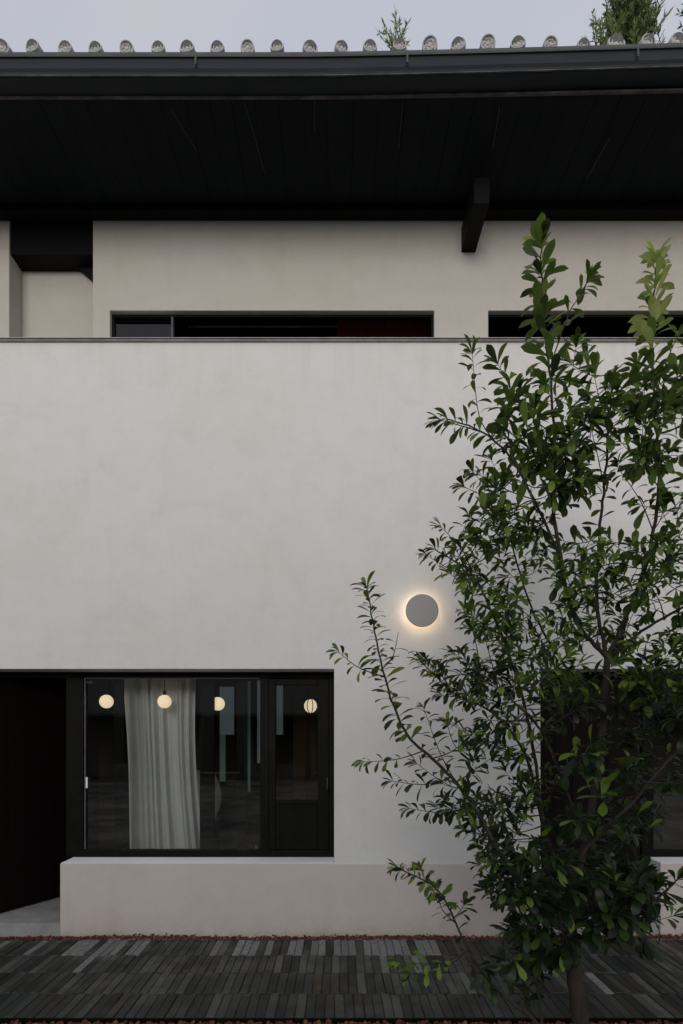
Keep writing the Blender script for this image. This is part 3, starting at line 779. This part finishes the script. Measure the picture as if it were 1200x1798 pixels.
# ================================================================== foliage
def leaf_profile(L, W, droop, fold, seg=7, kind='obovate'):
    vs = []; fs = []
    for i in range(seg + 1):
        t = i / seg
        if kind == 'obovate': w_ = W * (0.10 + 0.90 * math.sin(math.pi * min(1, t ** 1.7 * 0.90)) ** .85 if 0 < t < 1 else (0.08 if t == 0 else 0.03))
        else: w_ = W * (math.sin(math.pi * (0.08 + .9 * t)))
        ang = droop * t
        y = L * (math.sin(ang) / droop if abs(droop) > 1e-4 else t); z = -L * ((1 - math.cos(ang)) / droop if abs(droop) > 1e-4 else 0)
        vs += [(-w_ / 2, y, z + fold * w_), (0, y, z), (w_ / 2, y, z + fold * w_)]
    for i in range(seg):
        a_ = i * 3; fs += [(a_, a_ + 1, a_ + 4, a_ + 3), (a_ + 1, a_ + 2, a_ + 5, a_ + 4)]
    return vs, fs
def leaf_mat(name, stops, rough=0.42, transl=0.25):
    m = mat(name, stops[0][1], rough, 0.28); N, L, B = nodes(m)
    gi = N.new('ShaderNodeNewGeometry'); oi = N.new('ShaderNodeObjectInfo')
    rv = math_(m, 'FRACT', math_(m, 'ADD', math_(m, 'MULTIPLY', gi.outputs['Random Per Island'], 9.7), math_(m, 'MULTIPLY', oi.outputs['Random'], 7.3)))
    col = ramp(m, rv, stops)
    under = mixc(m, 0.22, col, (0.10, 0.12, 0.07))
    col = mixc(m, gi.outputs['Backfacing'], col, under)
    link(m, col, 'Base Color')
    tr = N.new('ShaderNodeBsdfTranslucent'); mx = N.new('ShaderNodeMixShader'); mx.inputs[0].default_value = transl
    tcol = mixc(m, 0.25, col, (0.12, 0.18, 0.02)); L.new(tcol, tr.inputs['Color'])
    outn = N['Material Output']; L.new(B.outputs[0], mx.inputs[1]); L.new(tr.outputs[0], mx.inputs[2]); L.new(mx.outputs[0], outn.inputs['Surface'])
    return m
LD = leaf_mat('mature_leaf', [(0, (0.006, 0.013, 0.005)), (.5, (0.012, 0.025, 0.008)), (.85, (0.022, 0.043, 0.011)), (1, (0.045, 0.078, 0.018))])
LM = leaf_mat('new_skylit_leaf', [(0, (0.058, 0.105, 0.015)), (.6, (0.115, 0.185, 0.028)), (1, (0.18, 0.26, 0.05))], transl=.35)  # new growth, its tone also raised for sky light on the crown
LY = leaf_mat('young_skylit_leaf', [(0, (0.32, 0.41, 0.09)), (.6, (0.48, 0.56, 0.17)), (1, (0.60, 0.66, 0.27))], transl=.4)  # yellow young growth, with sky light on the tips put into the colour
LB = leaf_mat('dead_leaf', [(0, (0.10, 0.035, 0.015)), (1, (0.16, 0.06, 0.02))])
BARK = mat('bark', (0.05, 0.038, 0.028), 0.9)
bn = noise(BARK, 18, 6, 0.7, stretch=(1, 1, .3)); link(BARK, ramp(BARK, bn, [(0.3, (0.012, 0.010, 0.008)), (0.7, (0.045, 0.036, 0.027))]), 'Base Color'); link(BARK, bump(BARK, bn, .7, .008), 'Normal')

tr_ = random.Random(21)
TY = 2.62
tree = empty('evergreen_tree', P(1022, 1868, TY), 'tall loose evergreen tree with glossy dark green leaves in front of the white wall', 'tree')
LV = []
for k in range(8):
    LV.append(leaf_profile(1.0, (.27, .30, .33, .25, .29, .32, .34, .37)[k], (.5, .9, 1.4, .3, .8, 1.2, .35, .6)[k], (.12, .2, .1, .25, .16, .05, .12, .08)[k]))
leafrec = []     # (matrix, variant, mat index, px, py, size, Y)
def catmull(pts, n=6):
    res = []; P_ = [pts[0]] + list(pts) + [pts[-1]]
    for i in range(1, len(P_) - 2):
        p0, p1, p2, p3 = P_[i - 1:i + 3]
        for k in range(n):
            t = k / n
            res.append(0.5 * ((2 * p1) + (p2 - p0) * t + (2 * p0 - 5 * p1 + 4 * p2 - p3) * t * t + (3 * p1 - 3 * p2 + p3 - p0) * t ** 3))
    res.append(pts[-1]); return res
def add_leaf(p, outward, size, mi):
    """leaf base p, pointing along outward, upper side towards +Z"""
    y = outward.normalized(); up = Vector((tr_.uniform(-.5, .5), tr_.uniform(-.6, .3), 1))
    x = y.cross(up)
    if x.length < .05: x = Vector((1, 0, 0))
    x.normalize(); z = x.cross(y).normalized()
    M = Matrix(((x.x, y.x, z.x, p.x), (x.y, y.y, z.y, p.y), (x.z, y.z, z.z, p.z), (0, 0, 0, 1))) @ Matrix.Diagonal((size, size, size, 1))
    tip = p + y * size * .6
    if (VX + tip.x * F / tip.y - 739) ** 2 + (VY - (tip.z - EYE) * F / tip.y - 1070) ** 2 < 72 ** 2: return
    leafrec.append((M, tr_.randrange(6) if size < .095 and p.z > .9 else tr_.choice((2, 5, 6, 7)), mi, size, p.y))
def leafy(path, t0, spacing, size, mi_fn, tipn=6, up=0.35):
    """leaves spirally along a path from fraction t0 to its tip, crowding at the tip"""
    L = [0]
    for i in range(1, len(path)): L.append(L[-1] + (path[i] - path[i - 1]).length)
    tot = L[-1]; s = tot * t0; ang = tr_.uniform(0, 6.28)
    def at(s):
        for i in range(1, len(path)):
            if L[i] >= s: 
                u = (s - L[i - 1]) / max(1e-6, L[i] - L[i - 1]); return path[i - 1].lerp(path[i], u), (path[i] - path[i - 1]).normalized()
        return path[-1], (path[-1] - path[-2]).normalized()
    while s < tot:
        p, d = at(s); u_ = d.orthogonal().normalized(); v_ = d.cross(u_)
        side = u_ * math.cos(ang) + v_ * math.sin(ang)
        fr = s / tot
        o_ = side + d * (up + .5 * fr ** 3) + Vector((0, 0, .12 - .15 * tr_.random()))
        add_leaf(p, o_, size * tr_.uniform(.65, 1.12) * (1.0 if fr < .85 else .85), mi_fn(fr))
        ang += 2.4 + tr_.uniform(-.3, .3); s += spacing * tr_.uniform(.6, 1.4) * (1.0 if fr < .8 else .65)
    p, d = at(tot - .001); u_ = d.orthogonal().normalized(); v_ = d.cross(u_)
    for k in range(tipn):
        a_ = ang + k * 2.4; side = u_ * math.cos(a_) + v_ * math.sin(a_)
        add_leaf(p, side * (.28 + .5 * tr_.random()) + d, size * tr_.uniform(.6, 1.0), mi_fn(1.0))
def PT(px, py, dy=0): return P(px, py, TY + dy)
stems = {}
def stem(name, pts, r0, r1):
    if name != 'trunk': r0 *= .74; r1 *= .85
    path = catmull([PT(*q) for q in pts], 7); n_ = len(path)
    for i in range(1, n_ - 1): path[i] = path[i] + Vector((tr_.uniform(-1, 1), tr_.uniform(-1, 1), 0)) * .004
    stems[name] = (path, [r0 + (r1 - r0) * (i / (n_ - 1)) for i in range(n_)]); return path
stem('trunk', [(1022, 1868, 0), (1019, 1798, 0), (1008, 1700, 0), (1000, 1640, 0), (1005, 1590, 0)], .042, .030)
stem('S1', [(1005, 1590, 0), (1028, 1480, .03), (1052, 1350, .05), (1060, 1250, .05), (1067, 1156, .03)], .026, .018)
stem('S1b', [(1067, 1156, .03), (1048, 1050, .05), (1055, 920, .08), (1064, 830, .08), (1072, 720, .05), (1080, 655, .04)], .013, .004)
stem('S2', [(1067, 1156, .03), (1012, 1090, -.02), (985, 980, -.06), (972, 880, -.06), (975, 780, -.04), (965, 650, -.02), (955, 565, 0), (952, 490, .0), (951, 436, .0)], .014, .003)
stem('S3', [(1067, 1156, .03), (1110, 1060, 0), (1146, 950, -.05), (1158, 820, -.04), (1150, 720, .0), (1146, 600, .02), (1149, 515, .02), (1153, 460, .02)], .014, .003)
stem('S4', [(1000, 1640, 0), (940, 1590, -.08), (880, 1500, -.14), (825, 1405, -.18), (768, 1340, -.2), (715, 1290, -.2), (683, 1215, -.22), (661, 1120, -.2), (645, 1035, -.2)], .016, .003)
stem('S5', [(1005, 1590, 0), (955, 1450, .1), (925, 1330, .16), (870, 1255, .2), (795, 1215, .22), (738, 1160, .22)], .014, .003)
stem('S6', [(955, 1450, .1), (935, 1300, .02), (905, 1180, -.1), (870, 1090, -.15), (830, 1010, -.15), (765, 965, -.15)], .012, .003)
stem('S7', [(985, 980, -.06), (930, 862, -.1), (892, 796, -.12), (840, 755, -.14), (785, 735, -.15)], .009, .003)
stem('S9', [(965, 650, -.02), (995, 560, -.05), (1030, 498, -.06)], .005, .002)
stem('S10', [(985, 1868, -.06), (945, 1798, -.1), (880, 1745, -.14), (835, 1690, -.16), (797, 1612, -.18), (765, 1560, -.18), (700, 1525, -.18)], .012, .003)
stem('S11', [(1005, 1590, 0), (1024, 1500, -.1), (1110, 1410, -.2), (1180, 1330, -.25), (1250, 1280, -.25)], .014, .005)
stem('S12', [(1003, 1630, 0), (1080, 1600, -.15), (1150, 1580, -.22), (1190, 1545, -.25)], .010, .004)
stem('S13', [(962, 1868, .1), (952, 1798, .08), (942, 1720, .05), (925, 1640, .02), (900, 1560, 0)], .012, .005)
stem('S14', [(1110, 1060, 0), (1180, 980, .15), (1250, 900, .2), (1290, 800, .2)], .010, .003)
stem('S15', [(1067, 1156, .03), (1140, 1100, -.12), (1230, 1050, -.2), (1320, 1000, -.2)], .011, .004)
stem('S16', [(1060, 1250, .05), (1150, 1200, -.05), (1260, 1150, -.1), (1330, 1080, -.1)], .010, .004)
stem('S17', [(1060, 1250, .05), (1000, 1180, .2), (940, 1080, .3), (900, 960, .3), (880, 860, .25)], .011, .003)
stem('S18', [(1030, 1480, .03), (960, 1300, -.2), (900, 1230, -.28), (840, 1180, -.3)], .009, .003)
def m_top(fr): return 1 if tr_.random() < .93 else 0
def m_mix(fr): return 1 if tr_.random() < (.50 + .35 * fr) else 0
def m_low2(fr): return 1 if tr_.random() < .22 else 0
def m_low(fr): return 1 if tr_.random() < .08 else 0
def m_yel3(fr): return 2 if fr > .76 and tr_.random() < (fr - .72) * 5 else 1
def m_yel(fr): return 2 if tr_.random() < .25 + .9 * max(0, fr - .35) / .65 else 1
leafy(stems['S2'][0], .66, .0125, .14, lambda f: 2 if f > .95 and tr_.random() < .3 else (1 if tr_.random() < .85 else 0), 10, .95)
leafy(stems['S3'][0], .66, .0125, .128, m_yel3, 12, .95)
leafy(stems['S1b'][0], .35, .03, .085, m_mix, 0, .4)
leafy(stems['S1b'][0], .70, .020, .11, m_mix, 6, .4)
leafy(stems['S9'][0], .3, .022, .10, m_top, 7, .5)
leafy(stems['S4'][0], .64, .0135, .10, m_mix, 7, .15)
leafy(stems['S4'][0], .35, .035, .07, m_low, 0, .2)
leafy(stems['S10'][0], .72, .014, .08, m_mix, 6, .2)
leafy(stems['S10'][0], .35, .05, .07, m_low, 0, .2)
for nm in ('S5', 'S6', 'S7', 'S17', 'S18', 'S14', 'S15', 'S16'): leafy(stems[nm][0], .6, .020, .09, m_mix, 6, .3)
twigs = MB()
allp = [(p, nm) for nm, (path, r) in stems.items() if nm not in ('trunk', 'S13') for p in path]
def shoot(tip, base=None, size=.085, mf=m_mix, t0=.4, spacing=.019, tipn=7, r=.0032):
    if base is None:
        best = None; bd = 1e9
        for (p, nm) in allp:
            d = tip - p
            if d.length < .06: continue
            cost = d.length * (1.0 if p.z < tip.z + .02 else 2.2)
            if cost < bd: bd = cost; best = p
        base = best
    d = tip - base; L = d.length
    mid = base.lerp(tip, .5) + Vector((tr_.uniform(-.1, .1), tr_.uniform(-.1, .1), tr_.uniform(-.14, -.02))) * L
    path = catmull([base, mid, tip], 5)
    twigs.tube(path, [r + (.0012 - r) * i / (len(path) - 1) for i in range(len(path))], 5)
    leafy(path, max(t0, 1 - .34 / max(L, .01)), spacing, size, mf, tipn, .3)
    return path
expl = [((830, 622), (885, 760), -.12, .095, m_top), ((775, 738), (850, 765), -.15, .09, m_mix), ((895, 690), (925, 800), -.1, .12, m_top), ((1035, 490), None, -.05, .09, m_top),
        ((1012, 610), (970, 700), -.1, .11, m_top), ((1120, 640), (1150, 740), .05, .11, m_top), ((1190, 590), (1155, 700), .0, .10, m_top), ((1190, 660), (1155, 740), -.1, .11, m_top),
        ((875, 640), (930, 780), 0, .11, m_top), ((1085, 690), (1075, 780), -.1, .12, m_mix), ((1130, 730), (1155, 830), -.12, .11, m_top), ((1085, 820), (1140, 930), -.1, .09, m_mix),
        ((815, 855), (900, 920), -.15, .085, m_mix), ((845, 835), (905, 900), -.12, .09, m_mix), ((750, 975), (840, 1010), -.15, .075, m_mix), ((775, 925), (850, 990), -.17, .08, m_mix),
        ((800, 965), (860, 1040), -.1, .08, m_mix), ((830, 1080), (885, 1120), -.15, .085, m_top), ((735, 1145), (790, 1215), .2, .075, m_low), ((850, 1112), (885, 1200), -.2, .085, m_mix),
        ((770, 1190), (840, 1240), .1, .09, m_mix), ((800, 1150), (880, 1200), .0, .09, m_mix), ((597, 1147), (672, 1190), -.22, .075, m_mix), ((700, 1110), (672, 1180), -.2, .075, m_mix),
        ((640, 1338), (730, 1345), -.2, .07, m_mix), ((690, 1372), (760, 1400), -.2, .075, m_low), ((720, 1420), (800, 1440), -.15, .08, m_low), ((745, 1245), (800, 1330), .1, .08, m_low),
        ((790, 1270), (850, 1350), .1, .08, m_low), ((765, 1560), (797, 1612), -.1, .075, m_mix), ((815, 1590), (797, 1612), -.2, .08, m_low), ((740, 1530), (775, 1570), -.1, .075, m_mix),
        ((700, 1690), (835, 1700), -.3, .07, m_top), ((722, 1710), (835, 1705), -.3, .075, m_top), ((860, 1735), (835, 1690), -.25, .08, m_low), ((850, 1700), (835, 1690), -.2, .08, m_low),
        ((1190, 1545), (1150, 1580), -.25, .12, m_low), ((1090, 1625), (1080, 1600), -.25, .12, m_low), ((1130, 1650), (1110, 1590), -.2, .12, m_low), ((1000, 1660), (1003, 1630), -.1, .12, m_low),
        ((905, 1690), (925, 1640), -.15, .11, m_low), ((1040, 1360), (1055, 1400), -.25, .11, m_top), ((1100, 1350), (1120, 1400), -.3, .12, m_mix), ((1060, 1560), (1010, 1590), -.2, .12, m_low),
        ((1120, 1540), (1080, 1600), -.2, .12, m_low), ((1190, 1180), (1150, 1230), -.2, .1, m_mix), ((870, 870), (930, 930), 0, .09, m_mix), ((940, 720), (970, 800), -.1, .11, m_top),
        ((1000, 720), (975, 800), -.1, .11, m_mix), ((1035, 740), (1070, 830), -.1, .11, m_mix)]
for (tp, bp, dy, sz, mf) in expl:
    b_ = None
    if bp:
        q = PT(bp[0], bp[1], dy)
        b_ = min((p for p, nm in allp), key=lambda p: (p - q).length)
        if (b_ - q).length > .22: b_ = q if False else b_
    shoot(PT(tp[0], tp[1], dy), b_, sz, mf)
def inpoly(x, y, pg):
    c_ = False; n_ = len(pg); j = n_ - 1
    for i in range(n_):
        if (pg[i][1] > y) != (pg[j][1] > y) and x < (pg[j][0] - pg[i][0]) * (y - pg[i][1]) / (pg[j][1] - pg[i][1]) + pg[i][0]: c_ = not c_
        j = i
    return c_
fills = [
    ([(890, 650), (1000, 620), (1060, 700), (1000, 900), (850, 900), (870, 760)], 26, .115, m_mix, .3),
    ([(1090, 680), (1200, 650), (1320, 700), (1320, 900), (1100, 900)], 26, .11, m_mix, .3),
    ([(820, 900), (1020, 900), (1040, 1050), (1000, 1220), (870, 1200), (800, 1050)], 56, .092, m_mix, .4),
    ([(1020, 950), (1320, 880), (1320, 1250), (1080, 1240)], 66, .098, m_mix, .4),
    ([(750, 1170), (900, 1150), (960, 1250), (960, 1400), (880, 1420), (790, 1300)], 30, .088, m_low2, .4),
    ([(740, 1350), (880, 1400), (960, 1480), (950, 1640), (890, 1620), (810, 1500)], 30, .092, m_low2, .3),
    ([(950, 1180), (1250, 1180), (1250, 1500), (960, 1500)], 32, .105, m_low, .35),
    ([(890, 1500), (1180, 1520), (1165, 1650), (1040, 1630), (960, 1700), (890, 1690)], 36, .125, m_low, .3)]
for (pg, n_, sz, mf, dyr) in fills:
    xs_ = [p[0] for p in pg]; ys_ = [p[1] for p in pg]; k = 0; done = []
    tries = 0
    while k < n_ and tries < 5000:
        tries += 1
        x = tr_.uniform(min(xs_), max(xs_)); y = tr_.uniform(min(ys_), max(ys_))
        if not inpoly(x, y, pg): continue
        if any((x - a_) ** 2 + (y - b_) ** 2 < 18 ** 2 for a_, b_ in done): continue
        done.append((x, y)); k += 1
        tp = PT(x, y, tr_.uniform(-dyr, dyr))
        # nearest stem point that lies lower or level
        b_ = min((p for p, nm in allp), key=lambda p: ((p - tp).length + (0.5 * max(0, p.z - tp.z)) + (5 if (p - tp).length < .07 else 0)))
        path = shoot(tp, b_, sz, mf)
        for q in range(tr_.choice((0, 1, 1, 2))):
            bb = path[len(path) // 2 + q]; tt = bb + (tp - b_).normalized() * tr_.uniform(.06, .14) + Vector((tr_.uniform(-.12, .12), tr_.uniform(-.12, .12), tr_.uniform(0, .1)))
            shoot(tt, bb, sz * .95, mf, .3, .02, 6, .002)
add_leaf(PT(1065, 840, .0), Vector((.1, -.2, -1)), .07, 3); add_leaf(PT(1067, 855, .0), Vector((.6, -.2, -.5)), .05, 3)
add_leaf(PT(970, 1335, -.3), Vector((.1, -.2, 1)), .05, 3); add_leaf(PT(983, 1620, -.3), Vector((.0, -.2, 1)), .05, 3)

for nm, (path, r) in stems.items():
    m = MB(); m.tube(path, r, 12 if nm == 'trunk' else 8)
    m.build('trunk' if nm == 'trunk' else 'branch', BARK, tree)
o = twigs.build('twigs', BARK, tree); o['kind'] = 'stuff'
LMATS = [LD, LM, LY, LB]
def visible(rec):
    p = rec[0].translation; px = VX + p.x * F / p.y; py = VY - (p.z - EYE) * F / p.y
    return -5 < px < 1205 and 0 < py < 1800
vis = sorted([r for r in leafrec if visible(r)], key=lambda r: -r[3] / r[4])
big = set(id(r) for r in vis[:300])
lmesh = {}
tl = world_loc(tree)
fol = MB()
for r in leafrec:
    M, vi, mi, size, yy = r
    if id(r) in big:
        if (vi, mi) not in lmesh:
            q = MB(); q.mesh(LV[vi][0], LV[vi][1], 0, True); lmesh[(vi, mi)] = q.data('leaf', LMATS[mi])
        o = bpy.data.objects.new('leaf', lmesh[(vi, mi)]); COL.objects.link(o); o.parent = tree
        o.matrix_local = Matrix.Translation(-tl) @ M
    else:
        fol.mesh([M @ Vector(v) for v in LV[vi][0]], LV[vi][1], mi, True)
o = fol.build('foliage', LMATS, tree); o['kind'] = 'stuff'
print('leaves', len(leafrec))

# ---- trees rising behind the roof
TG = leaf_mat('far_green', [(0, (0.20, 0.28, 0.10)), (.6, (0.34, 0.43, 0.17)), (1, (0.46, 0.54, 0.25))], .6, .6)
TB = leaf_mat('far_blue_green', [(0, (0.05, 0.10, 0.07)), (1, (0.10, 0.17, 0.12))], .6, .3)
def far_tree(px, py_top, py_bot, wpx, Y, nb, mt, label, lean=0, nl=26, seed=1):
    s = random.Random(seed)
    base = Vector((X(px, Y), Y, -0.06)); t = empty('pine_tree', base, label, 'tree')
    zt_ = Z(py_top, Y); zb_ = Z(py_bot, Y); k = Y / F
    m = MB(); top = Vector((X(px + lean, Y), Y, zt_ - .3))
    m.tube([base, base.lerp(top, .5) + Vector((.1, 0, 0)), top], [.22, .12, .02], 10); m.build('trunk', BARK, t)
    cr = MB(); lf = MB()
    for i in range(nb):
        u = s.random(); z = zb_ + (zt_ - zb_) * u
        start = Vector((X(px + lean * u, Y), Y, z - s.uniform(.5, .9)))
        a_ = s.uniform(0, 6.28); ww = wpx * k * (1 - .55 * u) * s.uniform(.25, 1)
        end = Vector((start.x + math.cos(a_) * ww, Y + math.sin(a_) * ww, z + s.uniform(-.1, .3)))
        mid = start.lerp(end, .55) + Vector((0, 0, -.1))
        path = catmull([start, mid, end], 5); cr.tube(path, [.022, .02, .018, .016, .014, .013, .012, .010, .008, .006, .004], 5)
        for q in range(3):
            j0 = s.randrange(3, len(path)); bp = path[j0]
            tp = bp + Vector((s.uniform(-.35, .35), s.uniform(-.35, .35), s.uniform(.15, .5)))
            cr.tube([bp, bp.lerp(tp, .5) + Vector((s.uniform(-.04, .04), 0, 0)), tp], [.008, .006, .003], 4)
            for n_ in range(nl):
                f = s.uniform(.15, 1.02); p = bp.lerp(tp, f); d = (tp - bp).normalized() * .8 + Vector((s.uniform(-1, 1), s.uniform(-1, 1), s.uniform(-.5, 1)))
                d.normalize(); L_ = s.uniform(.07, .17); sd_ = d.orthogonal().normalized(); sd_.rotate(Quaternion(d, s.uniform(0, 6.28))); wd_ = s.uniform(.008, .022)
                lf.mesh([p, p + d * L_ * .5 + sd_ * wd_, p + d * L_, p + d * L_ * .5 - sd_ * wd_], [(0, 1, 2, 3)])
    cr.build('limbs', BARK, t); o = lf.build('needles', mt, t); o['kind'] = 'stuff'
far_tree(1105, -30, 85, 66, 11.8, 100, TG, 'bright green bushy pine rising behind the right end of the roof', seed=4)
far_tree(1222, -20, 75, 52, 12.5, 20, TB, 'blue green pine at the right edge of the photo behind the roof', seed=9, nl=14)
far_tree(688, 64, 105, 13, 12.2, 8, TG, 'small green treetop just showing over the middle of the roof', lean=10, seed=6, nl=22)
